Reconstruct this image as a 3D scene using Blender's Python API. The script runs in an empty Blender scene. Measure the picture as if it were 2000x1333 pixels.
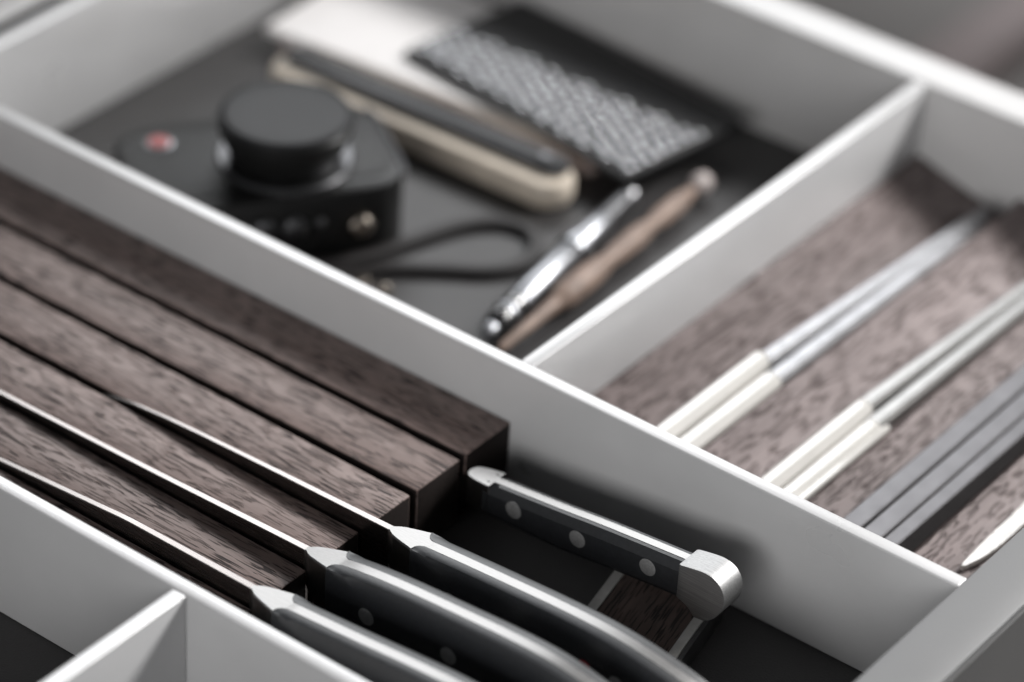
import bpy, bmesh, math, random
from mathutils import Vector, Matrix
random.seed(7)
S = 0.015                       # one drawing unit is 15 mm
scene = bpy.context.scene
COL = scene.collection

# ------------------------------------------------------------------ camera
cam_d = bpy.data.cameras.new("camera_lens")
cam = bpy.data.objects.new("camera_view", cam_d)
COL.objects.link(cam)
RM = Matrix(((0.79040137, -0.38409652, 0.47721644),
             (0.61046779, 0.42909175, -0.6657397),
             (0.05093867, 0.81752684, 0.57363326)))
CP = Vector((34.9359, -48.7239, 42.6626))
cam.matrix_world = Matrix.Translation(CP * S) @ RM.to_4x4()
cam_d.sensor_width = 36.0
cam_d.sensor_fit = 'HORIZONTAL'
cam_d.lens = 6630.17 / 2000 * 36
cam_d.clip_start = 0.01
cam_d.clip_end = 50
cam_d.dof.use_dof = True
cam_d.dof.focus_distance = 70.1 * S
cam_d.dof.aperture_fstop = 4.1
cam_d.dof.aperture_blades = 0
scene.camera = cam

# ------------------------------------------------------------------ world and lamps
w = bpy.data.worlds.new("World")
scene.world = w
w.use_nodes = True
w.node_tree.nodes["Background"].inputs[0].default_value = (0.93, 0.96, 1.0, 1)
w.node_tree.nodes["Background"].inputs[1].default_value = 0.11


def area(name, pos, target, sx, sy, power, color, spread=180):
    d = bpy.data.lights.new(name, 'AREA')
    d.shape = 'RECTANGLE'
    d.size = sx * S
    d.size_y = sy * S
    d.energy = power
    d.color = color
    d.spread = math.radians(spread)
    o = bpy.data.objects.new(name, d)
    COL.objects.link(o)
    o.location = Vector(pos) * S
    o.rotation_euler = (Vector(target) - Vector(pos)).to_track_quat('-Z', 'Y').to_euler()
    return o


area("window_light", (34, 66, 55), (11, 3, 0), 46, 22, 4.9, (1.0, 0.985, 0.97), 64)
area("far_window_light", (-70, 92, 78), (6, 0, 0), 80, 38, 12.0, (0.97, 0.985, 1.0), 150)
area("room_light", (42, -95, 31), (24, -2, 0), 90, 34, 2.2, (1.0, 0.99, 0.98), 60)

scene.view_settings.view_transform = 'Standard'
scene.view_settings.look = 'None'
scene.view_settings.exposure = 0.0
scene.view_settings.gamma = 1.0

# ------------------------------------------------------------------ materials


class NT:
    def __init__(self, name):
        self.m = bpy.data.materials.new(name)
        self.m.use_nodes = True
        self.t = self.m.node_tree
        self.b = self.t.nodes["Principled BSDF"]

    def n(self, kind, **kw):
        o = self.t.nodes.new(kind)
        for k, v in kw.items():
            if k.startswith('i_'):
                o.inputs[k[2:].replace('_', ' ')].default_value = v
            else:
                setattr(o, k, v)
        return o

    def l(self, a, b):
        self.t.links.new(a, b)

    def coords(self, scale, rot=(0, 0, 0)):
        tc = self.n('ShaderNodeTexCoord')
        oi = self.n('ShaderNodeObjectInfo')
        mul = self.n('ShaderNodeVectorMath', operation='SCALE')
        mul.inputs[0].default_value = (3.1, 7.7, 1.9)
        self.l(oi.outputs['Random'], mul.inputs['Scale'])
        add = self.n('ShaderNodeVectorMath', operation='ADD')
        self.l(tc.outputs['Object'], add.inputs[0])
        self.l(mul.outputs[0], add.inputs[1])
        mp = self.n('ShaderNodeMapping')
        mp.inputs['Scale'].default_value = tuple(s / S for s in scale)
        mp.inputs['Rotation'].default_value = rot
        self.l(add.outputs[0], mp.inputs[0])
        return mp.outputs[0]

    def ramp(self, src, stops):
        r = self.n('ShaderNodeValToRGB')
        e = r.color_ramp.elements
        while len(e) < len(stops):
            e.new(0.5)
        for i, (p, c) in enumerate(stops):
            e[i].position = p
            e[i].color = (c, c, c, 1) if not hasattr(c, '__len__') else (*c, 1)
        self.l(src, r.inputs[0])
        return r.outputs[0]

    def bump(self, src, strength, dist):
        b = self.n('ShaderNodeBump')
        b.inputs['Strength'].default_value = strength
        b.inputs['Distance'].default_value = dist * S
        self.l(src, b.inputs['Height'])
        self.l(b.outputs[0], self.b.inputs['Normal'])
        return b


def lacquer(name, col, rough=0.34, metal=0.0, spec=0.5, fine=0.10):
    k = NT(name)
    k.b.inputs['Metallic'].default_value = metal
    k.b.inputs['Specular IOR Level'].default_value = spec
    v = k.coords((26, 26, 26))
    nz = k.n('ShaderNodeTexNoise', i_Scale=1.0, i_Detail=3.0)
    k.l(v, nz.inputs['Vector'])
    v2 = k.coords((.35, .35, .35))
    n2 = k.n('ShaderNodeTexNoise', i_Scale=1.0, i_Detail=4.0)
    k.l(v2, n2.inputs['Vector'])
    mx = k.n('ShaderNodeMix', data_type='RGBA')
    k.l(k.ramp(n2.outputs['Fac'], [(0.3, 0.0), (0.7, 1.0)]), mx.inputs[0])
    mx.inputs[6].default_value = (*[c * 0.94 for c in col], 1)
    mx.inputs[7].default_value = (*[c * 1.03 for c in col], 1)
    k.l(mx.outputs[2], k.b.inputs['Base Color'])
    r = k.n('ShaderNodeMapRange')
    r.inputs[3].default_value = rough - 0.04
    r.inputs[4].default_value = rough + 0.06
    k.l(n2.outputs['Fac'], r.inputs[0])
    k.l(r.outputs[0], k.b.inputs['Roughness'])
    k.bump(nz.outputs['Fac'], 0.25, fine * 0.15)
    return k.m


def steel(name, col=(0.62, 0.61, 0.60), rough=0.3, along='x', streak=0.12):
    k = NT(name)
    k.b.inputs['Metallic'].default_value = 1.0
    sc = {'x': (0.8, 48, 48), 'y': (48, 0.8, 48), 'z': (48, 48, 0.8)}[along]
    v = k.coords(sc)
    nz = k.n('ShaderNodeTexNoise', i_Scale=1.0, i_Detail=5.0, i_Roughness=0.7)
    k.l(v, nz.inputs['Vector'])
    mx = k.n('ShaderNodeMix', data_type='RGBA')
    k.l(k.ramp(nz.outputs['Fac'], [(0.3, 0.0), (0.7, 1.0)]), mx.inputs[0])
    mx.inputs[6].default_value = (*[c * (1 - streak * 1.6) for c in col], 1)
    mx.inputs[7].default_value = (*[min(1, c * (1 + streak)) for c in col], 1)
    k.l(mx.outputs[2], k.b.inputs['Base Color'])
    r = k.n('ShaderNodeMapRange')
    r.inputs[3].default_value = rough - 0.07
    r.inputs[4].default_value = rough + 0.10
    k.l(nz.outputs['Fac'], r.inputs[0])
    k.l(r.outputs[0], k.b.inputs['Roughness'])
    k.bump(nz.outputs['Fac'], 0.2, 0.004)
    return k.m


def wood(name, dark, mid, pore, grain='x', lohi=(1.6, 20.0), rough=0.42, porous=1.0, warp=1.6):
    """open-pored oak stained dark: short pores along the grain, slow tone drift"""
    k = NT(name)
    lo, hi = lohi
    sc = {'x': (lo, hi, hi), 'y': (hi, lo, hi)}[grain]
    v = k.coords(sc)
    # slight waviness of the grain
    wv = k.coords((0.5, 0.5, 0.5))
    wn = k.n('ShaderNodeTexNoise', i_Scale=1.0, i_Detail=2.0)
    k.l(wv, wn.inputs['Vector'])
    ws = k.n('ShaderNodeVectorMath', operation='SCALE')
    k.l(wn.outputs['Color'], ws.inputs[0])
    ws.inputs['Scale'].default_value = warp
    va = k.n('ShaderNodeVectorMath', operation='ADD')
    k.l(v, va.inputs[0])
    k.l(ws.outputs[0], va.inputs[1])
    p1 = k.n('ShaderNodeTexNoise', i_Scale=1.0, i_Detail=0.8, i_Roughness=0.5)
    k.l(va.outputs[0], p1.inputs['Vector'])
    pores = k.ramp(p1.outputs['Fac'], [(0.545, 0.0), (0.60, 1.0)])
    # pores come in patches
    pv = k.coords({'x': (0.5, 1.6, 1.6), 'y': (1.6, 0.5, 1.6)}[grain])
    pn = k.n('ShaderNodeTexNoise', i_Scale=1.0, i_Detail=3.0)
    k.l(pv, pn.inputs['Vector'])
    patch = k.ramp(pn.outputs['Fac'], [(0.30, 0.45), (0.55, 1.0)])
    pm = k.n('ShaderNodeMath', operation='MULTIPLY')
    k.l(pores, pm.inputs[0])
    k.l(patch, pm.inputs[1])
    # fine fibres
    fv = k.coords({'x': (2.5, 55, 55), 'y': (55, 2.5, 55)}[grain])
    fn = k.n('ShaderNodeTexNoise', i_Scale=1.0, i_Detail=3.0)
    k.l(fv, fn.inputs['Vector'])
    # tone
    tv = k.coords({'x': (0.22, 2.2, 2.2), 'y': (2.2, 0.22, 2.2)}[grain])
    tn = k.n('ShaderNodeTexNoise', i_Scale=1.0, i_Detail=5.0, i_Roughness=0.6)
    k.l(tv, tn.inputs['Vector'])
    mx = k.n('ShaderNodeMix', data_type='RGBA')
    k.l(k.ramp(tn.outputs['Fac'], [(0.3, 0.0), (0.7, 1.0)]), mx.inputs[0])
    mx.inputs[6].default_value = (*dark, 1)
    mx.inputs[7].default_value = (*mid, 1)
    m1 = k.n('ShaderNodeMix', data_type='RGBA', blend_type='MULTIPLY')
    m1.inputs[0].default_value = 0.45
    oi = k.n('ShaderNodeObjectInfo')
    vr = k.n('ShaderNodeMapRange')
    vr.inputs[3].default_value = 0.84
    vr.inputs[4].default_value = 1.14
    k.l(oi.outputs['Random'], vr.inputs[0])
    hs = k.n('ShaderNodeHueSaturation')
    k.l(vr.outputs[0], hs.inputs['Value'])
    k.l(mx.outputs[2], hs.inputs['Color'])
    k.l(hs.outputs[0], m1.inputs[6])
    k.l(k.ramp(fn.outputs['Fac'], [(0.3, 0.55), (0.65, 1.0)]), m1.inputs[7])
    m2 = k.n('ShaderNodeMix', data_type='RGBA')
    ps = k.n('ShaderNodeMath', operation='MULTIPLY')
    k.l(pm.outputs[0], ps.inputs[0])
    ps.inputs[1].default_value = 1.0 * porous
    k.l(ps.outputs[0], m2.inputs[0])
    k.l(m1.outputs[2], m2.inputs[6])
    m2.inputs[7].default_value = (*pore, 1)
    k.l(m2.outputs[2], k.b.inputs['Base Color'])
    rr = k.n('ShaderNodeMapRange')
    rr.inputs[3].default_value = rough
    rr.inputs[4].default_value = 0.8
    k.l(pm.outputs[0], rr.inputs[0])
    k.l(rr.outputs[0], k.b.inputs['Roughness'])
    k.b.inputs['Specular IOR Level'].default_value = 0.55
    h = k.n('ShaderNodeMath', operation='MULTIPLY_ADD')
    k.l(pm.outputs[0], h.inputs[0])
    h.inputs[1].default_value = -1.0
    f2 = k.n('ShaderNodeMath', operation='MULTIPLY')
    k.l(fn.outputs['Fac'], f2.inputs[0])
    f2.inputs[1].default_value = 0.11
    k.l(f2.outputs[0], h.inputs[2])
    k.bump(h.outputs[0], 0.85, 0.045)
    return k.m


def plain(name, col, rough=0.5, metal=0.0, spec=0.5, noise=0.12, scale=8.0, bump=0.0, coat=0.0):
    k = NT(name)
    v = k.coords((scale,) * 3)
    nz = k.n('ShaderNodeTexNoise', i_Scale=1.0, i_Detail=4.0)
    k.l(v, nz.inputs['Vector'])
    mx = k.n('ShaderNodeMix', data_type='RGBA')
    k.l(k.ramp(nz.outputs['Fac'], [(0.3, 0.0), (0.7, 1.0)]), mx.inputs[0])
    mx.inputs[6].default_value = (*[c * (1 - noise) for c in col], 1)
    mx.inputs[7].default_value = (*[c * (1 + noise * 0.5) for c in col], 1)
    k.l(mx.outputs[2], k.b.inputs['Base Color'])
    k.b.inputs['Roughness'].default_value = rough
    k.b.inputs['Metallic'].default_value = metal
    k.b.inputs['Specular IOR Level'].default_value = spec
    k.b.inputs['Coat Weight'].default_value = coat
    if bump:
        k.bump(nz.outputs['Fac'], 0.5, bump)
    return k.m


M = {}
M['alu'] = lacquer("grey_satin_lacquer", (0.57, 0.57, 0.575), 0.28, 0.15, 0.6)
M['side'] = lacquer("drawer_side_lacquer", (0.52, 0.515, 0.515), 0.40, 0.1, 0.6)
M['front'] = lacquer("drawer_front_lacquer", (0.165, 0.166, 0.168), 0.5, 0.0, 0.4)
M['mat'] = plain("dark_felt_mat", (0.028, 0.026, 0.0265), 0.50, 0, 0.6, 0.2, 22, 0.02)
M['slat'] = wood("dark_oak_slat", (0.150, 0.102, 0.090), (0.226, 0.168, 0.152), (0.022, 0.014, 0.013), 'x', (1.9, 26.0), 0.44)
M['rest'] = wood("dark_oak_rest", (0.135, 0.103, 0.099), (0.215, 0.170, 0.164), (0.050, 0.034, 0.032), 'y', (1.6, 12.5), 0.5, 0.75, 2.6)
M['restfine'] = wood("dark_oak_rest_fine", (0.135, 0.103, 0.099), (0.215, 0.170, 0.164), (0.050, 0.034, 0.032), 'y', (2.2, 17.0), 0.5, 0.9, 2.0)
M['barwood'] = wood("rough_dark_wood", (0.055, 0.032, 0.025), (0.115, 0.070, 0.055), (0.010, 0.006, 0.005), 'y', (1.2, 22.0), 0.6)
M['endgrain_shade'] = plain("end_grain_and_slot_shade", (0.013, 0.009, 0.008), 0.7, 0, 0.25, 0.35, 14, 0.01)  # end grain tone, taken near black to hold the shade of ends and slots
M['steel'] = steel("brushed_steel", (0.24, 0.236, 0.232), 0.32, 'x')
M['blade'] = steel("blade_steel", (0.22, 0.203, 0.196), 0.26, 'x', 0.08)
M['cap'] = steel("brushed_cap_steel", (0.40, 0.40, 0.40), 0.50, 'x', 0.22)
M['scale'] = plain("black_handle_polymer", (0.019, 0.0205, 0.0235), 0.40, 0, 0.7, 0.25, 12, 0.006)
M['ivory'] = plain("ivory_resin", (0.47, 0.455, 0.43), 0.3, 0, 0.7, 0.05, 1.5, 0, 0.6)
M['grey_stick'] = plain("pale_grey_metal", (0.24, 0.24, 0.248), 0.30, 0.8, 0.5, 0.18, 2.0)
M['warm_stick'] = plain("warm_grey_metal", (0.24, 0.237, 0.232), 0.30, 0.8, 0.5, 0.12, 2.0)
M['dark_stick'] = plain("patinated_grey_metal", (0.135, 0.132, 0.138), 0.38, 0.7, 0.5, 0.16, 1.6)
M['strip'] = plain("pale_edge_strip", (0.50, 0.49, 0.47), 0.4, 0.3, 0.5, 0.1, 6)
M['bar_side_stick_shade'] = plain("black_side_and_stick_shade", (0.035, 0.035, 0.036), 0.4, 0, 0.5, 0.3, 9)  # own black of the bar's side board; on sticks it stands for shade
M['red'] = plain("dark_red", (0.35, 0.02, 0.035), 0.45)
M['redbadge'] = plain("red_badge", (0.36, 0.075, 0.075), 0.45)
M['cam'] = plain("camera_black", (0.008, 0.008, 0.008), 0.34, 0, 0.25, 0.2, 20, 0.004)
M['leather'] = plain("camera_leatherette", (0.010, 0.010, 0.010), 0.38, 0, 0.35, 0.4, 26, 0.03)
M['capblack'] = plain("lens_cap_black", (0.007, 0.007, 0.008), 0.40, 0, 0.18, 0.2, 3)
M['chrome'] = plain("polished_chrome", (0.26, 0.265, 0.28), 0.34, 1.0, 0.5, 0.03, 2)
M['satinchrome'] = plain("satin_chrome", (0.26, 0.26, 0.27), 0.34, 1.0, 0.5, 0.05, 2)
M['rivet'] = plain("dull_rivet_steel", (0.27, 0.27, 0.27), 0.6, 0.35, 0.5, 0.2, 18)
M['ring'] = plain("smoked_ring", (0.10, 0.10, 0.104), 0.35, 1.0, 0.5, 0.05, 2)
M['gold'] = plain("pale_gold_metal", (0.42, 0.37, 0.32), 0.26, 1.0, 0.5, 0.05, 2)
M['tan'] = plain("pale_boxwood", (0.72, 0.635, 0.535), 0.38, 0, 0.5, 0.15, 1.2, 0, 0.15)
M['graphite'] = plain("graphite_lid", (0.014, 0.014, 0.016), 0.34, 0, 0.45, 0.2, 4)
M['paper'] = plain("white_paper", (0.80, 0.78, 0.775), 0.7, 0, 0.3, 0.03, 1.5)
M['blush'] = plain("blush_paper_edge", (0.50, 0.42, 0.405), 0.7, 0, 0.3, 0.05, 1.5)
M['pad'] = plain("black_pad", (0.012, 0.012, 0.013), 0.55, 0, 0.4, 0.2, 10)
M['stud'] = plain("grey_stud", (0.40, 0.405, 0.42), 0.2, 0.95, 0.6, 0.3, 3)
M['pen'] = plain("pen_black", (0.012, 0.012, 0.013), 0.2, 0, 0.6, 0.1, 3, 0, 0.5)
M['rosewood'] = plain("turned_rosewood", (0.25, 0.18, 0.145), 0.5, 0, 0.35, 0.28, 1.6, 0, 0.0)
M['palewood'] = plain("pale_turned_ball", (0.40, 0.35, 0.335), 0.35)
M['pearl'] = plain("mother_of_pearl", (0.52, 0.49, 0.455), 0.26, 0.0, 0.7, 0.34, 4.5, 0.01, 0.6)
M['floor'] = lacquer("dark_greige_floor", (0.42, 0.395, 0.38), 0.55, 0, 0.3)
M['outer'] = lacquer("dark_outer_lacquer", (0.08, 0.08, 0.08), 0.55, 0, 0.3)
M['plank'] = plain("dusty_rose_board", (0.66, 0.56, 0.55), 0.6, 0, 0.3, 0.15, 0.4)
M['strap'] = plain("black_strap_leather", (0.016, 0.014, 0.014), 0.5, 0, 0.4, 0.2, 10)

# ------------------------------------------------------------------ mesh helpers


def mesh_obj(name, bm, mat, parent=None, smooth=False, angle=35, origin=None):
    me = bpy.data.meshes.new(name)
    bmesh.ops.recalc_face_normals(bm, faces=bm.faces)
    o_ = Vector(origin) if origin is not None else Vector((0, 0, 0))
    for v in bm.verts:
        v.co = (v.co - o_) * S
    bm.to_mesh(me)
    bm.free()
    o = bpy.data.objects.new(name, me)
    COL.objects.link(o)
    if mat:
        me.materials.append(mat)
    if smooth:
        for p in me.polygons:
            p.use_smooth = True
        me.set_sharp_from_angle(angle=math.radians(angle))
    o.location = o_ * S
    if parent:
        o.parent = parent
        o.location = o_ * S - parent.location
        if parent.parent:
            o.location -= parent.parent.location
    return o


def tag(o, label=None, cat=None, group=None, kind=None):
    if label:
        o['label'] = label
    if cat:
        o['category'] = cat
    if group:
        o['group'] = group
    if kind:
        o['kind'] = kind
    return o


def thing(name, loc, label, cat, group=None):
    o = bpy.data.objects.new(name, None)
    o.empty_display_size = 0.01
    COL.objects.link(o)
    o.location = Vector(loc) * S
    return tag(o, label, cat, group)


def bm_box(x0, x1, y0, y1, z0, z1, bev=0.0, seg=2, bm=None):
    nb = bmesh.new()
    vs = [nb.verts.new((x, y, z)) for x in (x0, x1) for y in (y0, y1) for z in (z0, z1)]
    for f in ((0, 1, 3, 2), (4, 6, 7, 5), (0, 4, 5, 1), (2, 3, 7, 6), (0, 2, 6, 4), (1, 5, 7, 3)):
        nb.faces.new([vs[i] for i in f])
    if bev:
        bmesh.ops.bevel(nb, geom=nb.edges[:], offset=bev, segments=seg, profile=0.5, affect='EDGES')
    if bm is None:
        return nb
    me = bpy.data.meshes.new("tmp")
    nb.to_mesh(me)
    nb.free()
    bm.from_mesh(me)
    bpy.data.meshes.remove(me)
    return bm


def bm_prism(poly, axis, a0, a1, bev=0.0, seg=2):
    """extrude a polygon (list of 2D) along axis; poly coords are the other two axes in order"""
    nb = bmesh.new()

    def P(u, v, a):
        return {'x': (a, u, v), 'y': (u, a, v), 'z': (u, v, a)}[axis]
    lo = [nb.verts.new(P(u, v, a0)) for u, v in poly]
    hi = [nb.verts.new(P(u, v, a1)) for u, v in poly]
    n = len(poly)
    nb.faces.new(lo)
    nb.faces.new(hi[::-1])
    for i in range(n):
        nb.faces.new((lo[i], lo[(i + 1) % n], hi[(i + 1) % n], hi[i]))
    if bev:
        bmesh.ops.bevel(nb, geom=nb.edges[:], offset=bev, segments=seg, profile=0.5, affect='EDGES')
    return nb


def bm_loft(rings, closed=True):
    """rings: list of lists of 3D points with equal length"""
    nb = bmesh.new()
    R = [[nb.verts.new(p) for p in r] for r in rings]
    n = len(rings[0])
    for a, b in zip(R[:-1], R[1:]):
        for i in range(n):
            nb.faces.new((a[i], a[(i + 1) % n], b[(i + 1) % n], b[i]))
    if closed:
        nb.faces.new(R[0])
        nb.faces.new(R[-1][::-1])
    return nb


def bm_lathe(a, b, prof, seg=28):
    """revolve profile [(t, r)] about the line a->b, t in drawing units from a"""
    a = Vector(a)
    d = (Vector(b) - a).normalized()
    u = d.orthogonal().normalized()
    v = d.cross(u)
    rings = []
    for t, r in prof:
        r = max(r, 0.002)
        rings.append([a + d * t + (u * math.cos(2 * math.pi * i / seg) + v * math.sin(2 * math.pi * i / seg)) * r for i in range(seg)])
    return bm_loft(rings)


def bm_tube(pts, r, seg=10, flat=1.0):
    pts = [Vector(p) for p in pts]
    rings = []
    for i, p in enumerate(pts):
        d = (pts[min(i + 1, len(pts) - 1)] - pts[max(i - 1, 0)]).normalized()
        s = d.cross(Vector((0, 0, 1))).normalized()
        n = s.cross(d)
        rings.append([p + s * math.cos(2 * math.pi * k / seg) * r + n * math.sin(2 * math.pi * k / seg) * r * flat for k in range(seg)])
    return bm_loft(rings)


def spline(pts, n=8):
    """Catmull-Rom through pts (tuples of any dimension)"""
    P = [pts[0]] + list(pts) + [pts[-1]]
    out = []
    for i in range(1, len(P) - 2):
        for k in range(n):
            t = k / n
            out.append(tuple(0.5 * ((2 * b) + (-a + c) * t + (2 * a - 5 * b + 4 * c - d) * t * t + (-a + 3 * b - 3 * c + d) * t ** 3)
                             for a, b, c, d in zip(P[i - 1], P[i], P[i + 1], P[i + 2])))
    out.append(tuple(pts[-1]))
    return out


def interp(tab, x):
    if x <= tab[0][0]:
        return tab[0][1]
    for (x0, a), (x1, b) in zip(tab[:-1], tab[1:]):
        if x <= x1:
            t = (x - x0) / (x1 - x0)
            return a + (b - a) * t
    return tab[-1][1]


T = 0.356          # divider thickness
D = 16.537         # inner face of the drawer side
W = 10.0
FL = -3.34         # top of the mat

# ------------------------------------------------------------------ setting: what lies beyond the drawer
bm = bm_box(-140, 110, -90, 170, -20.6, -20)
tag(mesh_obj('floor', bm, M['floor']), 'dark grey floor seen out of focus beyond the drawer', kind='structure')
bd = mesh_obj('floor_board', bm_box(-16.4, -14.1, 30, 90, -20, -18.8, 0.1), M['plank'])
tag(bd, 'blurred dusty pink board lying beyond the bright drawer side', 'board')

wk = thing('worktop', (-45, 0, 2.4), 'stone grey worktop above the rear end of the pulled-out drawer', 'worktop')
mesh_obj('slab', bm_box(-90, -21.5, -80, 60, 2.4, 4.6, 0.1), M['front'], wk, True)

# ------------------------------------------------------------------ drawer box
drawer = thing('drawer', (0, 0, -3.9), 'open grey drawer box around all the inserts, its far side rim bright white', 'drawer')
mesh_obj('side_panel', bm_box(-19.9, 11.4, D, D + 1.214, -3.9, 0, 0.06), M['side'], drawer, True)
f = mesh_obj('front_panel', bm_box(11.4, 12.70, -30, 19.5, -4.6, 0.03, 0.04), M['front'], drawer, True)
f['label'] = 'thick matte grey drawer front running across the lower right corner'
mesh_obj('gap_shade', bm_box(-18.612, -18.196, -29.9, D - 0.03, -3.33, -0.08), M['pad'], drawer)  # dark strip added to stand for the shade in the gap
ff = mesh_obj('front_face', bm_box(12.703, 12.78, -30, 19.5, -4.6, -0.06, 0.02), M['outer'], drawer, True)
ff['label'] = 'darker outer face of the drawer front'
mesh_obj('rear_panel', bm_box(-19.9, -18.62, -30, D - 0.003, -3.9, 0.02, 0.06), M['side'], drawer, True)
mesh_obj('base', bm_box(-18.6, 11.39, -30, D - 0.01, -3.9, -3.5), M['front'], drawer)
tag(mesh_obj('drawer_mat', bm_box(-18.55, 11.37, -29.9, D - 0.02, -3.495, FL), M['mat']),
    'dark charcoal felt mat covering the bottom of the drawer', 'mat')

# ------------------------------------------------------------------ organizer
org = thing('drawer_organizer', (0, 0, FL), 'grey metal divider frame that splits the drawer into compartments', 'drawer organizer')
ZB = FL + 0.004
d1 = mesh_obj('divider', bm_box(-17.69, 11.39, 0, T, ZB, 0, 0.04, seg=3), M['alu'], org, True)
d1['label'] = 'long middle divider between the knife block and the compartments behind'
d2 = mesh_obj('divider', bm_box(-17.69, 11.39, -W - T, -W, ZB, 0, 0.04, seg=3), M['alu'], org, True)
d2['label'] = 'long divider in front of the knife block'
p1 = mesh_obj('partition', bm_box(0, T, T + 0.002, D - 0.003, ZB, -0.035, 0.04, seg=3), M['alu'], org, True)
p1['label'] = 'cross partition between the gadget compartment and the chopstick rest'
p2 = mesh_obj('partition', bm_box(-0.395, -0.04, -30, -W - T - 0.002, ZB, -0.02, 0.04, seg=3), M['alu'], org, True)
p2['label'] = 'cross partition at the lower left corner'
mesh_obj('end_wall', bm_box(-18.19, -17.694, -30, D - 0.003, ZB, -0.003, 0.035), M['alu'], org, True)

# ------------------------------------------------------------------ knife block
ZS = -1.43
XE = 0.12
block = thing('knife_block', (-8.6, -5, FL), 'dark oak in-drawer knife block with six long slats and five slots', 'knife block')
edges = [(-1.59, -0.02), (-3.27, -1.83), (-4.95, -3.51), (-6.63, -5.19), (-8.31, -6.87), (-9.97, -8.55)]
for i, (y0, y1) in enumerate(edges):
    bm = bm_box(-17.6, XE + random.uniform(-0.015, 0.015), y0, y1, FL + 0.25, ZS + random.uniform(-0.012, 0.012), 0.025)
    so = mesh_obj('slat', bm, M['slat'], block, True, origin=(-8.6, (y0 + y1) / 2, -2.3))
    so.data.materials.append(M['endgrain_shade'])
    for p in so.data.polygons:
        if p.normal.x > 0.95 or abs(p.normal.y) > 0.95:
            p.material_index = 1  # slat ends and slot sides get the darkened colour, shade included
mesh_obj('block_base', bm_box(-17.6, XE - 0.35, -9.96, -0.03, FL + 0.004, FL + 0.249), M['slat'], block)

# ------------------------------------------------------------------ knives


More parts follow.
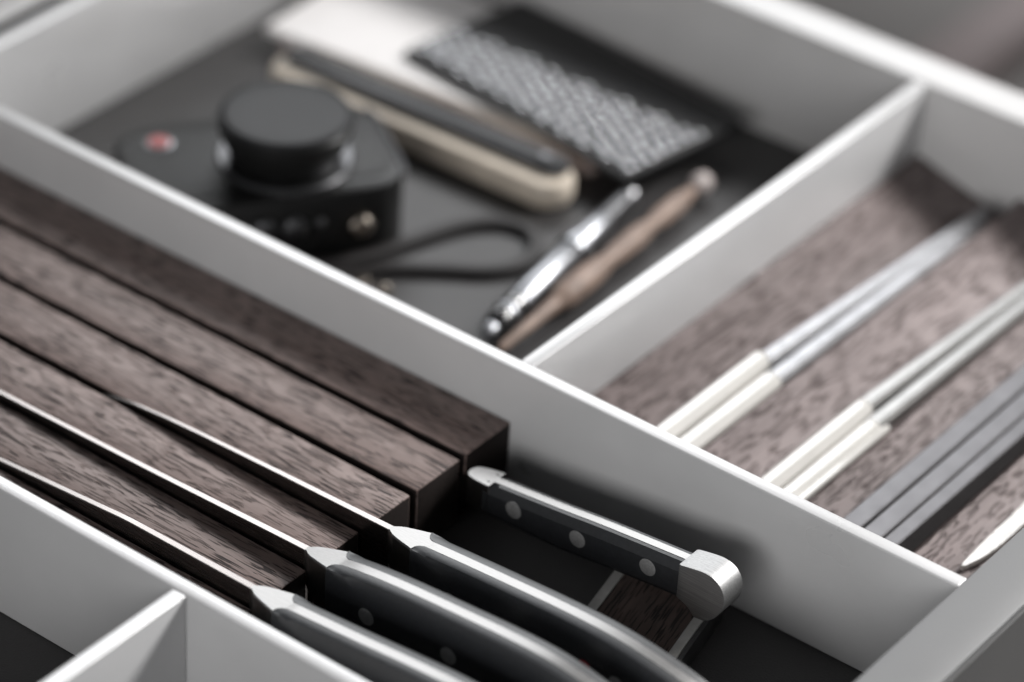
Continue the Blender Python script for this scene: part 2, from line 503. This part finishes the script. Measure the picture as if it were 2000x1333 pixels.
def cook_knife(yc, x0, spine, handle_z, tip, label, hh=1.30, name='kitchen_knife', xend=10.3):
    """spine: [(x,z)] of the blade back, handle_z: [(x,z)] of the handle back; x0 = heel"""
    zt = handle_z[0][1]
    k = thing(name, (x0 + 0.5, yc, zt - 2), label, 'knife', 'knives held in the slots of the block')
    # blade
    xs = [tip + (x0 - tip) * i / 40 for i in range(41)]
    rings = []
    for i, x in enumerate(xs):
        zs = interp(spine, x)
        th = 0.07 + 0.11 * ((x - tip) / (x0 - tip)) ** 0.8
        zb = min(zs - 0.05, max(-2.95, zs - 0.1 - 2.2 * (1 - math.exp(-(x - tip) / 2.2))))
        e = 0.018
        rings.append([(x, yc - th / 2 + e, zs), (x, yc - th / 2, zs - e), (x, yc - 0.012, zb), (x, yc + 0.012, zb), (x, yc + th / 2, zs - e), (x, yc + th / 2 - e, zs)])
    mesh_obj('blade', bm_loft(rings), M['blade'], k, True, 20)
    # bolster: widens in a concave sweep, waisted profile
    bl = 0.96
    hw = 0.375
    prof = [(0.0, 0.088), (0.05, 0.10), (0.10, 0.135), (0.17, 0.18), (0.28, 0.225), (0.46, 0.275), (0.66, 0.325), (bl - 0.12, 0.37), (bl - 0.09, 0.26), (bl - 0.04, 0.195), (bl + 0.03, 0.15), (bl + 0.10, 0.130), (bl + 0.2, 0.114)]
    hz = spline(handle_z, 10)
    rings = []
    for t, h_ in prof:
        x = x0 - 0.02 + t
        z = interp(spine, x0) + (zt - interp(spine, x0)) * (t / bl) if t < bl else interp(hz, x)
        zb = z - hh * (0.62 + 0.38 * min(1, t / 0.5))
        e = 0.03
        hb = h_ * 0.8
        rings.append([(x, yc - h_ + e, z), (x, yc - h_, z - e), (x, yc - h_, (z + zb) / 2), (x, yc - hb, zb), (x, yc + hb, zb), (x, yc + h_, (z + zb) / 2), (x, yc + h_, z - e), (x, yc + h_ - e, z)])
    mesh_obj('bolster', bm_loft(rings), M['steel'], k, True, 40)
    xb = x0 - 0.02 + bl
    hz = spline(handle_z, 10)
    xcap = xend - 1.25
    xs = [xb + (xcap - xb) * i / 56 for i in range(57)]

    def H(x):      # belly of the grip
        u = (x - xb) / (xcap - xb)
        return hh * (1.0 + 0.10 * math.sin(math.pi * u) - 0.04 * u)
    tw = 0.112
    rings = []
    for x in xs:
        z = interp(hz, x)
        h_ = H(x)
        rings.append([(x, yc - tw, z), (x, yc - tw, z - h_), (x, yc + tw, z - h_), (x, yc + tw, z)])
    mesh_obj('tang', bm_loft(rings), M['steel'], k, True, 40)
    for s in (-1, 1):
        rings = []
        for i, x in enumerate([xb - 0.125, xb - 0.10, xb - 0.05, xb + 0.02, xb + 0.10] + xs[2:]):
            u = max(0.0, x - xb)
            z = interp(hz, x) - 0.006
            h_ = H(max(x, xb)) - 0.02
            a = min(1.0, u / 1.1)
            a = a * a * (3 - 2 * a)
            z += 0.012 if i < 5 else 0
            yi = (0.335, 0.235, 0.170, 0.135, 0.120)[i] if i < 5 else tw + 0.003
            w2 = 0.384 + 0.02 * a
            w1 = max(0.325, yi + 0.02)
            dz = 0.05 + 0.38 * a
            pts = [(yi, 0), (max(w1 - 0.06, yi + 0.01), -0.002), (w1, -0.022), (w1 + (w2 - w1) * 0.62, -dz * 0.45), (w2, -dz), (w2 + 0.012, -dz - 0.12),
                   (w2 + 0.012, -h_ + 0.36), (w2 - 0.05, -h_ + 0.12), (w2 - 0.16, -h_), (yi, -h_)]
            rings.append([(x, yc + s * y, z + q) for y, q in pts])
        mesh_obj('handle_scale', bm_loft(rings), M['scale'], k, True, 22)
        for xr in (xb + 0.98, xb + 3.1, xb + 5.2):
            z = interp(hz, xr) - H(xr) * 0.62
            mesh_obj('rivet', bm_lathe((xr, yc + s * 0.30, z), (xr, yc + s * 0.60, z), [(0, 0.20), (0.118, 0.20), (0.122, 0.185)], 24), M['rivet'], k, True)
    # end cap
    zc = interp(hz, xcap)
    sl = (interp(hz, xcap) - interp(hz, xcap - 0.5)) / 0.5
    out = [(0, 0), (0.5, 0.5 * sl - 0.06), (0.9, 0.9 * sl - 0.28), (1.15, 1.15 * sl - 0.62), (1.22, -1.15), (1.1, -1.55), (0.85, -1.85), (0.55, -1.95), (0.3, -1.7), (0, -H(xcap))]
    poly = [(xcap + a, zc + b) for a, b in spline(out, 4)]
    mesh_obj('end_cap', bm_prism(poly, 'y', yc - 0.40, yc + 0.40, 0.03), M['cap'], k, True)
    return k


k3 = cook_knife(-5.07, 0.86, [(-7.5, -1.62), (-7.16, -1.46), (-6.4, -1.31), (-5.4, -1.22), (-4.3, -1.16), (-2.1, -1.08), (0.56, -1.0), (0.86, -0.99)],
           [(1.80, -0.90), (2.8, -0.82), (4.0, -0.74), (5.2, -0.67), (6.27, -0.645), (7.1, -0.69), (7.85, -0.79), (8.48, -0.905), (9.1, -1.08)], -7.55,
           'black handled kitchen knife whose tip dips into the third slot from the front')
mesh_obj('red_inlay', bm_lathe((6.20, -5.46, -1.50), (6.20, -5.6, -1.50), [(0, 0.17), (0.03, 0.17), (0.035, 0.15)], 20), M['red'], k3, True)
cook_knife(-6.75, 0.02, [(-14.5, -1.9), (-12, -1.42), (-8.77, -1.25), (-4.25, -1.13), (-0.54, -0.985), (0.02, -0.97)],
           [(0.96, -0.82), (1.6, -0.70), (2.6, -0.58), (4.0, -0.475), (5.2, -0.40), (6.1, -0.385), (6.7, -0.43), (7.3, -0.53), (8.4, -0.78)], -14.6,
           'black handled kitchen knife in the second slot from the front divider', xend=9.6)
cook_knife(-8.43, 0.02, [(-13, -1.9), (-10, -1.55), (-7.11, -1.30), (-3.41, -0.99), (-0.18, -0.955), (0.02, -0.955)],
           [(0.96, -0.92), (1.8, -0.85), (2.8, -0.77), (4.0, -0.66), (5.1, -0.58), (6.1, -0.57), (7.0, -0.66), (8.4, -0.95)], -13.2,
           'black handled kitchen knife in the slot nearest the front divider', xend=9.6)


def paring_knife():
    yc = -1.80
    k = thing('paring_knife', (0.8, yc, -3), 'small knife beside the middle divider with three rivets and a rounded brushed steel butt', 'knife',
              'knives held in the slots of the block')
    rings = []
    for i in range(25):
        x = -6.0 + 6.45 * i / 24
        t = i / 24
        zs = -2.10 + 0.53 * max(0.0, (t - 0.93) / 0.07)
        th = 0.05 + 0.10 * t
        zb = zs - 0.1 - 1.0 * min(1, t * 2.2)
        y = -1.715 - 0.06 * max(0, t - 0.8) * 5
        rings.append([(x, y - th / 2, zs), (x, y - 0.012, zb), (x, y + 0.012, zb), (x, y + th / 2, zs)])
    mesh_obj('blade', bm_loft(rings), M['blade'], k, True, 50)
    rings = []
    for t, h_ in [(0.0, 0.07), (0.05, 0.17), (0.12, 0.22), (0.3, 0.27), (0.5, 0.30), (0.72, 0.32)]:
        x = 0.42 + t
        z = -1.565 + 0.085 * (t / 0.72)
        rings.append([(x, yc - h_ + 0.02, z), (x, yc - h_, z - 0.02), (x, yc - h_, z - 0.75), (x, yc + h_, z - 0.75), (x, yc + h_, z - 0.02), (x, yc + h_ - 0.02, z)])
    mesh_obj('bolster', bm_loft(rings), M['steel'], k, True, 40)
    hz = spline([(1.14, -1.48), (2.83, -1.306), (4.16, -1.145), (6.12, -0.955)], 8)
    xs = [1.14 + (6.12 - 1.14) * i / 30 for i in range(31)]

    def H(x):
        return interp([(1.1, 0.78), (3.1, 0.92), (4.6, 0.90), (6.12, 0.88)], x)
    tw = 0.095
    rings = []
    for x in xs:
        z = interp(hz, x)
        rings.append([(x, yc - tw, z), (x, yc - tw, z - H(x)), (x, yc + tw, z - H(x)), (x, yc + tw, z)])
    mesh_obj('tang', bm_loft(rings), M['steel'], k, True, 40)
    for s in (-1, 1):
        rings = []
        for i, x in enumerate([xs[0] - 0.14] + xs[1:]):
            z = interp(hz, x) - 0.005
            h_ = H(x) - 0.01
            yi = tw + (0.08 if i == 0 else 0.003)
            w_ = 0.22 if i == 0 else 0.285
            pts = [(yi, -0.004), (w_ - 0.10, -0.014), (0.30, -0.17), (0.318, -0.20), (0.318, -h_ + 0.1), (0.27, -h_), (yi, -h_)]
            rings.append([(x, yc + s * y, z + q) for y, q in pts])
        mesh_obj('handle_scale', bm_loft(rings), M['scale'], k, True, 25)
        for xr, zr in ((1.84, -1.76), (3.53, -1.655), (5.34, -1.45)):
            mesh_obj('rivet', bm_lathe((xr, yc + s * 0.25, zr), (xr, yc + s * 0.6, zr), [(0, 0.205), (0.072, 0.205), (0.077, 0.19)], 28), M['rivet'], k, True)
    out = [(6.11, -0.955), (6.48, -0.875), (6.77, -0.835), (6.99, -0.875), (7.15, -0.99), (7.25, -1.17), (7.27, -1.41), (7.18, -1.70), (7.0, -1.94), (6.78, -2.08)]
    low = [(6.60, -2.10), (6.48, -1.97), (6.32, -1.86), (6.11, -1.80)]
    poly = spline(out, 5) + spline(low, 3)
    c = bm_prism(poly, 'y', yc - 0.34, yc + 0.34)
    bmesh.ops.bevel(c, geom=[e for e in c.edges if abs(e.verts[0].co.y - e.verts[1].co.y) < 1e-5], offset=0.03, segments=2, profile=0.5, affect='EDGES')
    mesh_obj('end_cap', c, M['cap'], k, True, 30)


paring_knife()

# ------------------------------------------------------------------ grained bar under the handles
bx0, by0 = 4.72, -2.56
ang = math.atan2(0.201, 0.98)
bar = thing('grained_wood_bar', (5.8, -5, FL), 'dark open-grained wooden bar with two pale edge strips lying under the knife handles', 'wooden bar')
bar.rotation_euler = (0, 0, ang)


def barpart(name, x0, x1, z0, z1, mat, bev=0.01, y0=-5.0, y1=4.35):
    bm = bm_box(x0, x1, y0, y1, z0, z1, bev)
    o = mesh_obj(name, bm, mat, None, True)
    o.parent = bar
    return o


ZT = 0.57
barpart('wood_core', -0.80, 1.07, 0.01, ZT, M['barwood'])
barpart('edge_strip', -1.03, -0.805, 0.02, ZT + 0.012, M['strip'])
barpart('edge_strip', 1.075, 1.29, 0.02, ZT + 0.012, M['strip'])
barpart('side_board', 1.295, 1.40, 0.005, ZT - 0.015, M['bar_side_stick_shade'])
# ------------------------------------------------------------------ wooden chopstick rest
rest = thing('chopstick_rest', (5.8, 8, FL), 'wavy dark oak insert with long sloping troughs under the chopsticks', 'cutlery insert')
prof = [(0.37, 2.93, 3.42), (3.44, 5.62, 6.22), (6.24, 8.45, 8.93), (8.95, 11.36, 11.37)]
YB = D - 0.02
for i, (xa, xv, xr) in enumerate(prof):
    poly = [(xa, -2.06), (xv - 0.12, -2.76), (xv + 0.06, -2.78), (xr, -2.06), (xr, FL + 0.01), (xa, FL + 0.01)]
    if i == 3:
        poly = [(xa, -2.06), (xv, -2.76), (xv, FL + 0.01), (xa, FL + 0.01)]
    bm = bm_prism(poly, 'y', T + 0.01, YB, 0.02)
    mesh_obj('trough_plank', bm, M['rest'] if i < 2 else M['restfine'], rest, True, origin=((xa + xr) / 2, 8, -2.4))


def octo(cx, cz, w_, h_, c):
    return [(cx - w_ + c, cz + h_), (cx + w_ - c, cz + h_), (cx + w_, cz + h_ - c), (cx + w_, cz - h_ + c), (cx + w_ - c, cz - h_), (cx - w_ + c, cz - h_), (cx - w_, cz - h_ + c), (cx - w_, cz + h_ - c)]


def stick(name, ivory, shaft, label, mat, group):
    """ivory: (x0,x1 at y0..y1, z, half width), shaft: (xs, xe, y0, y1, z, r0, r1)"""
    (xa, ya, xb, yb, z, hw) = ivory
    k = thing(name, (xb, yb, z - hw), label, 'chopstick', group)
    rings = []
    for t, s_ in [(0, 1), (0.5, 1), (0.965, 1), (0.985, 0.94), (0.996, 0.82), (1.0, 0.62)]:
        x = xa + (xb - xa) * t
        y = ya + (yb - ya) * t
        rings.append([(u, y, v) for u, v in octo(x, z, hw * s_, hw * s_, hw * 0.62 * s_)])
    mesh_obj('grip', bm_loft(rings), M['ivory'], k, True, 30)
    (xs, xe, y0, y1, z0, z1, r0, r1) = shaft
    rings = []
    for t in (0, 0.3, 0.6, 1):
        r = r0 + (r1 - r0) * t
        rings.append([(u, y0 + (y1 - y0) * t, v) for u, v in octo(xs + (xe - xs) * t, z0 + (z1 - z0) * t, r, r * 1.1, r * 0.42)])
    mesh_obj('shaft', bm_loft(rings), mat, k, True, 25)
    return k


G1 = 'chopsticks with ivory coloured grips'
stick('chopstick', (2.45, 0.6, 2.47, 6.50, -2.10, 0.265), (2.53, 2.93, 6.40, 15.6, -2.14, -2.28, 0.205, 0.15),
      'ivory gripped chopstick on the left of the pair closest to the partition', M['grey_stick'], G1)
stick('chopstick', (3.00, 0.6, 3.01, 6.15, -2.24, 0.27), (3.00, 3.07, 6.05, 15.3, -2.32, -2.38, 0.225, 0.16),
      'ivory gripped chopstick on the right of the pair closest to the partition', M['grey_stick'], G1)
stick('chopstick', (5.24, 0.6, 5.25, 6.52, -2.12, 0.255), (5.22, 5.55, 6.42, 15.2, -2.16, -2.28, 0.20, 0.15),
      'left chopstick of the middle pair with an ivory grip and warm grey shaft', M['warm_stick'], G1)
stick('chopstick', (5.75, 0.6, 5.76, 6.12, -2.22, 0.26), (5.68, 5.80, 6.02, 15.0, -2.30, -2.34, 0.21, 0.16),
      'right chopstick of the middle pair with an ivory grip and warm grey shaft', M['warm_stick'], G1)
tag(mesh_obj('ivory_pick', bm_loft([[(u, y, v) for u, v in octo(6.13, -1.99, r, r, r * 0.4)] for y, r in ((0.6, 0.075), (6.0, 0.075), (6.1, 0.04))]),
             M['ivory'], None, True, 30, origin=(6.13, 3, -2.07)), 'thin ivory coloured pick lying tight against the middle pair of chopsticks', 'pick')
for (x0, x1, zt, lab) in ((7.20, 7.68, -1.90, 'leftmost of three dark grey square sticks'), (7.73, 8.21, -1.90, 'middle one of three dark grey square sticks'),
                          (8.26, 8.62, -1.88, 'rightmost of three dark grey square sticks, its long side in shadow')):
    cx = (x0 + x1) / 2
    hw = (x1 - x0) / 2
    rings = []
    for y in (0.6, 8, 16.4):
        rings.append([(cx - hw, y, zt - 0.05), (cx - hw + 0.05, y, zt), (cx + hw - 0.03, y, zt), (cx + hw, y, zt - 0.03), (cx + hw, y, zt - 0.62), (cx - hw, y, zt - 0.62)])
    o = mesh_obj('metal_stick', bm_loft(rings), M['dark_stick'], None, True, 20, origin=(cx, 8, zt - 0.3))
    o.data.materials.append(M['bar_side_stick_shade'])  # right-hand faces take near-black, so the shade sits in their colour
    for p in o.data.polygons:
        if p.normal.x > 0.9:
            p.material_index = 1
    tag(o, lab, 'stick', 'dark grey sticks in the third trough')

# mother of pearl spreader
up = [(9.86, 3.10), (9.81, 4.1), (9.79, 5.37), (9.77, 6.4), (9.80, 8.0), (9.90, 10.5)]
lo = [(9.93, 3.10), (10.10, 3.80), (10.15, 4.6), (10.15, 5.5), (10.2, 6.6), (10.25, 8.0), (10.20, 10.5)]
pts = spline(up, 5)
ptl = spline(lo, 5)
pm = bm_prism(pts + ptl[::-1], 'z', -2.27, -2.15)
bmesh.ops.bevel(pm, geom=pm.edges[:], offset=0.018, segments=2, profile=0.5, affect='EDGES')
tag(mesh_obj('spreader', pm, M['pearl'], None, True, 30, origin=(9.9, 6, -2.2)), 'pointed mother-of-pearl spreader lying beside the drawer front', 'spreader')

# ------------------------------------------------------------------ compact camera lying on its back
A = Vector((-7.60, 6.15, 0))
e2 = Vector((-0.56, -0.83, 0)).normalized()
e1 = Vector((-0.83, 0.56, 0)).normalized()
ZC = -1.44
camt = thing('compact_camera', (A.x, A.y, FL), 'black compact camera lying lens up with a round red badge', 'camera')


def cp(a, b, z):
    v = A + e1 * a + e2 * b
    return Vector((v.x, v.y, z))


L_, H_ = 6.7, 4.1


def rounded(a0, a1, b0, b1, r, n=8):
    out = []
    for (ca, cb, s0) in ((a1 - r, b1 - r, 0), (a0 + r, b1 - r, 90), (a0 + r, b0 + r, 180), (a1 - r, b0 + r, 270)):
        for i in range(n + 1):
            t = math.radians(s0 + 90 * i / n)
            out.append((ca + r * math.cos(t), cb + r * math.sin(t)))
    return out


def slab(a0, a1, b0, b1, r, z0, z1, e=0.08):
    rings = []
    for z, k_ in ((z0, e), (z0 + e, 0), (z1 - e, 0), (z1 - e * 0.3, e * 0.3), (z1, e)):
        rings.append([cp(a, b, z) for a, b in rounded(a0 + k_, a1 - k_, b0 + k_, b1 - k_, r - k_ * 0.5)])
    return bm_loft(rings)


body = mesh_obj('body', slab(0, H_, 0, L_, 1.05, FL + 0.01, ZC), M['cam'], camt, True, 40)
lt = mesh_obj('leatherette', slab(0.55, H_ - 0.55, 0.12, L_ - 0.12, 0.7, ZC - 0.03, ZC + 0.03, 0.02), M['leather'], camt, True, 40)
LC = cp(1.75, 2.75, 0)
mesh_obj('lens_ring', bm_lathe((LC.x, LC.y, ZC), (LC.x, LC.y, 1), [(0, 1.68), (0.10, 1.68), (0.17, 1.62), (0.18, 1.45)], 64), M['ring'], camt, True)
mesh_obj('lens_barrel', bm_lathe((LC.x, LC.y, ZC), (LC.x, LC.y, 1), [(0.0, 1.34), (0.25, 1.36), (0.6, 1.50), (0.95, 1.64), (1.24, 1.68), (1.28, 1.64)], 64), M['cam'], camt, True)
capo = mesh_obj('lens_cap', bm_lathe((LC.x, LC.y, ZC + 1.28), (LC.x, LC.y, 1), [(0, 1.62), (0.03, 1.61), (0.07, 1.54), (0.085, 1.42), (0.088, 0.9), (0.09, 0.05)], 64), M['capblack'], camt, True)
v = cp(3.15, 5.55, ZC)
bd_ = mesh_obj('badge_rim', bm_lathe(v, v + Vector((0, 0, 1)), [(0, 0.34), (0.05, 0.34), (0.06, 0.30)], 32), M['satinchrome'], camt, True)
mesh_obj('badge', bm_lathe(v + Vector((0, 0, 0.06)), v + Vector((0, 0, 1)), [(0, 0.27), (0.03, 0.27), (0.05, 0.22)], 32), M['redbadge'], bd_, True)
out_d = -e1
for (b, z, r, hgt, mat, nm) in ((1.35, -2.35, 0.30, 0.34, 'gold', 'shutter_button'), (3.0, -2.25, 0.30, 0.20, 'ring', 'dial'), (3.75, -2.15, 0.26, 0.20, 'ring', 'dial'), (2.35, -2.2, 0.12, 0.14, 'ring', 'button')):
    v = cp(0, b, z)
    mesh_obj(nm, bm_lathe(v - out_d * 0.02, v + out_d, [(0, r), (hgt * 0.75, r), (hgt, r * 0.75), (hgt + 0.03, 0.3 * r)], 32), M[mat], camt, True)
v = cp(2.6, -0.02, -2.3)
mesh_obj('strap_lug', bm_lathe(v, v - e2, [(0, 0.14), (0.18, 0.14), (0.22, 0.08)], 20), M['satinchrome'], camt, True)
v = LC + Vector((1.0, 0.72, 0))
# bright edge trim at the right-hand end of the body
mesh_obj('end_trim', bm_tube([cp(a, b, ZC - 0.03) for a, b in ((0.45, 0.1), (0.75, 0.02), (1.4, 0.0), (2.4, 0.0), (3.2, 0.02), (3.6, 0.12))], 0.07, 8), M['satinchrome'], camt, True)

sp = [(-9.4, 3.3), (-8.6, 4.1), (-8.1, 5.0), (-7.75, 6.1), (-7.25, 7.55), (-6.63, 8.35), (-5.83, 8.55), (-5.22, 8.05), (-5.05, 7.25), (-5.46, 6.5), (-6.41, 5.75), (-7.33, 4.95), (-8.0, 4.1), (-8.6, 3.4)]
strap = thing('wrist_strap', (-6.5, 7, FL), 'black leather wrist strap looped on the mat in front of the camera', 'strap')
mesh_obj('strap_loop', bm_tube([(x, y, FL + 0.14) for x, y in spline(sp, 6)], 0.19, 10, 0.6), M['strap'], strap, True)
for (x, y) in ((-7.45, 4.05), (-6.85, 4.15)):
    mesh_obj('metal_bead', bm_lathe((x - 0.1, y - 0.1, FL + 0.14), (x + 0.5, y + 0.5, FL + 0.14), [(0, 0.06), (0.05, 0.13), (0.18, 0.16), (0.3, 0.13), (0.36, 0.06)], 16), M['gold'], strap, True)

# ------------------------------------------------------------------ slim case with rounded ends
case = thing('slim_case', (-10.55, 10.22, FL), 'long pale boxwood case with a graphite lid and rounded end behind the camera', 'case')


def stadium(x0, x1, y0, y1, z0, z1, e=0.14, rend=0.5):
    r = min((y1 - y0) * rend, (x1 - x0) / 2)
    rings = []
    for z, k_ in ((z0, e), (z0 + e * 0.3, e * 0.3), (z0 + e, 0), (z1 - e, 0), (z1 - e * 0.3, e * 0.3), (z1, e)):
        ring = []
        n = 10
        a0, a1, b0, b1 = x0 + k_, x1 - k_, y0 + k_, y1 - k_
        rr = r - k_ * 0.6
        for (cx, cy, s0) in ((a1 - rr, b1 - rr, 0), (a0 + rr, b1 - rr, 90), (a0 + rr, b0 + rr, 180), (a1 - rr, b0 + rr, 270)):
            for i in range(n + 1):
                t = math.radians(s0 + 90 * i / n)
                ring.append(Vector((cx + rr * math.cos(t), cy + rr * math.sin(t), z)))
        rings.append(ring)
    return bm_loft(rings)


def local_part(name, bm, mat, parent, **kw):
    o = mesh_obj(name, bm, mat, None, True, **kw)
    o.parent = parent
    return o


case.rotation_euler = (0, 0, math.radians(1.6))
local_part('case_body', stadium(-4.70, 4.70, -0.80, 0.55, 0.01, 0.80, 0.20, 0.48), M['tan'], case)
local_part('lid', stadium(-4.45, 4.50, -0.36, 0.46, 0.79, 1.05, 0.10, 0.48), M['graphite'], case)
local_part('hinge_pin', bm_lathe((3.85, 0.0, 1.0), (3.85, 0.0, 2), [(0, 0.14), (0.14, 0.14), (0.16, 0.10)], 20), M['satinchrome'], case)

# ------------------------------------------------------------------ paper, studded pad
zp = -2.84
pap = [(-16.55, 10.95), (-14.0, 11.15), (-10.8, 11.45), (-8.7, 11.55), (-6.9, 11.75), (-6.6, 12.1), (-6.7, 15.9), (-16.9, 15.9)]
pf = thing('paper_stack', (-12, 13, FL), 'white folded papers sticking out from under the studded black pad', 'papers')
for i in range(3):
    q = [(x + random.uniform(-0.05, 0.05), y + random.uniform(-0.04, 0.04) + 0.04 * i) for x, y in pap]
    mesh_obj('paper_sheet', bm_prism(q, 'z', zp + 0.01 + i * 0.06, zp + 0.065 + i * 0.06), M['paper'], pf)
fl = mesh_obj('folder', bm_prism([(-16.3, 11.3), (-6.3, 11.8), (-6.2, 16.0), (-16.5, 16.0)], 'z', FL + 0.01, zp), M['blush'], pf)
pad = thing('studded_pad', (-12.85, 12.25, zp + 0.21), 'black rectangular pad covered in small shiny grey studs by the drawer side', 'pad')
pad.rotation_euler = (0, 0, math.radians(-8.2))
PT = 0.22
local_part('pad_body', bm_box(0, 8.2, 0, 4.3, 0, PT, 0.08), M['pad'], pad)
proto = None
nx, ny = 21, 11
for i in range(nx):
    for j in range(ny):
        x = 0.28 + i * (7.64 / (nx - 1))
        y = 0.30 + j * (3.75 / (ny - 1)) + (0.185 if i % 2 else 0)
        if 12.25 - 0.1426 * x + 0.99 * y > 14.05:  # studs left out along the drawer side's shadow, so the shape holds the shade
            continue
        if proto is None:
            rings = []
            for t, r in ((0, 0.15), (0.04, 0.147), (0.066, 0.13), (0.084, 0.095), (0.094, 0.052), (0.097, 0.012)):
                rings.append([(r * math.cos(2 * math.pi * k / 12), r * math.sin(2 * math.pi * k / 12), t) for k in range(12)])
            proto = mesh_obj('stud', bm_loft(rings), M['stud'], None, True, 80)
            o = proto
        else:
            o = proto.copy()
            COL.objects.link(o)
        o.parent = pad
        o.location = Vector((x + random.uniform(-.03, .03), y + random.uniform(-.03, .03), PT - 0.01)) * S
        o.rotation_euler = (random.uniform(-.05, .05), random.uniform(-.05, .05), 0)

# ------------------------------------------------------------------ fountain pen
pa, pb = Vector((-3.60, 3.93, FL + 0.42)), Vector((-4.72, 11.7, FL + 0.42))
pen = thing('fountain_pen', (-4, 8, FL), 'chrome and black fountain pen with a silver ball end in the gadget compartment', 'pen')
dpen = (pb - pa).normalized()


def penpart(nm, t0, pr, mat):
    return mesh_obj(nm, bm_lathe(pa + dpen * t0, pb, pr, 32), M[mat], pen, True, 40)


penpart('finial', 0, [(0, 0.04), (0.05, 0.17), (0.2, 0.23), (0.33, 0.22), (0.38, 0.16)], 'chrome')
penpart('cap_end', 0.38, [(0, 0.26), (0.08, 0.31), (0.5, 0.33), (0.52, 0.3)], 'pen')
penpart('ring', 0.90, [(0, 0.33), (0.04, 0.35), (0.26, 0.35), (0.30, 0.32)], 'chrome')
penpart('cap', 1.20, [(0, 0.32), (0.02, 0.34), (0.3, 0.35), (0.32, 0.33)], 'pen')
penpart('cap_tube', 1.52, [(0, 0.34), (0.05, 0.36), (2.5, 0.40), (2.6, 0.36)], 'chrome')
penpart('joint_ring', 4.12, [(0, 0.40), (0.04, 0.44), (0.3, 0.45), (0.5, 0.44), (0.55, 0.38)], 'chrome')
penpart('barrel', 4.67, [(0, 0.33), (0.1, 0.35), (1.1, 0.33), (1.2, 0.30)], 'chrome')
penpart('grip_section', 5.87, [(0, 0.31), (1.1, 0.26), (1.15, 0.2)], 'ring')
penpart('end_button', 7.02, [(0, 0.18), (0.1, 0.24), (0.3, 0.24), (0.42, 0.12)], 'satinchrome')

# ------------------------------------------------------------------ turned wooden tool
wa, wb = Vector((-3.05, 3.8, FL + 0.35)), Vector((-3.68, 13.45, FL + 0.42))
wt = thing('wooden_stylus', (-3.2, 8.5, FL), 'turned reddish wooden stylus with a thin point and ball end beside the partition', 'stylus')
dw = (wb - wa).normalized()
mesh_obj('turned_shaft', bm_lathe(wa, wb, [(0, 0.06), (0.15, 0.12), (1.2, 0.15), (2.2, 0.19), (2.45, 0.22), (2.58, 0.29), (2.8, 0.34), (3.9, 0.33), (4.4, 0.27), (4.7, 0.20), (5.0, 0.26), (5.9, 0.28), (6.4, 0.24), (6.7, 0.17), (7.0, 0.26), (7.9, 0.26), (8.4, 0.17), (8.7, 0.11)], 28), M['rosewood'], wt, True, 60)
mesh_obj('ball_end', bm_lathe(wa + dw * 8.7, wb, [(0, 0.12), (0.12, 0.23), (0.33, 0.29), (0.55, 0.24), (0.68, 0.1)], 28), M['palewood'], wt, True, 60)
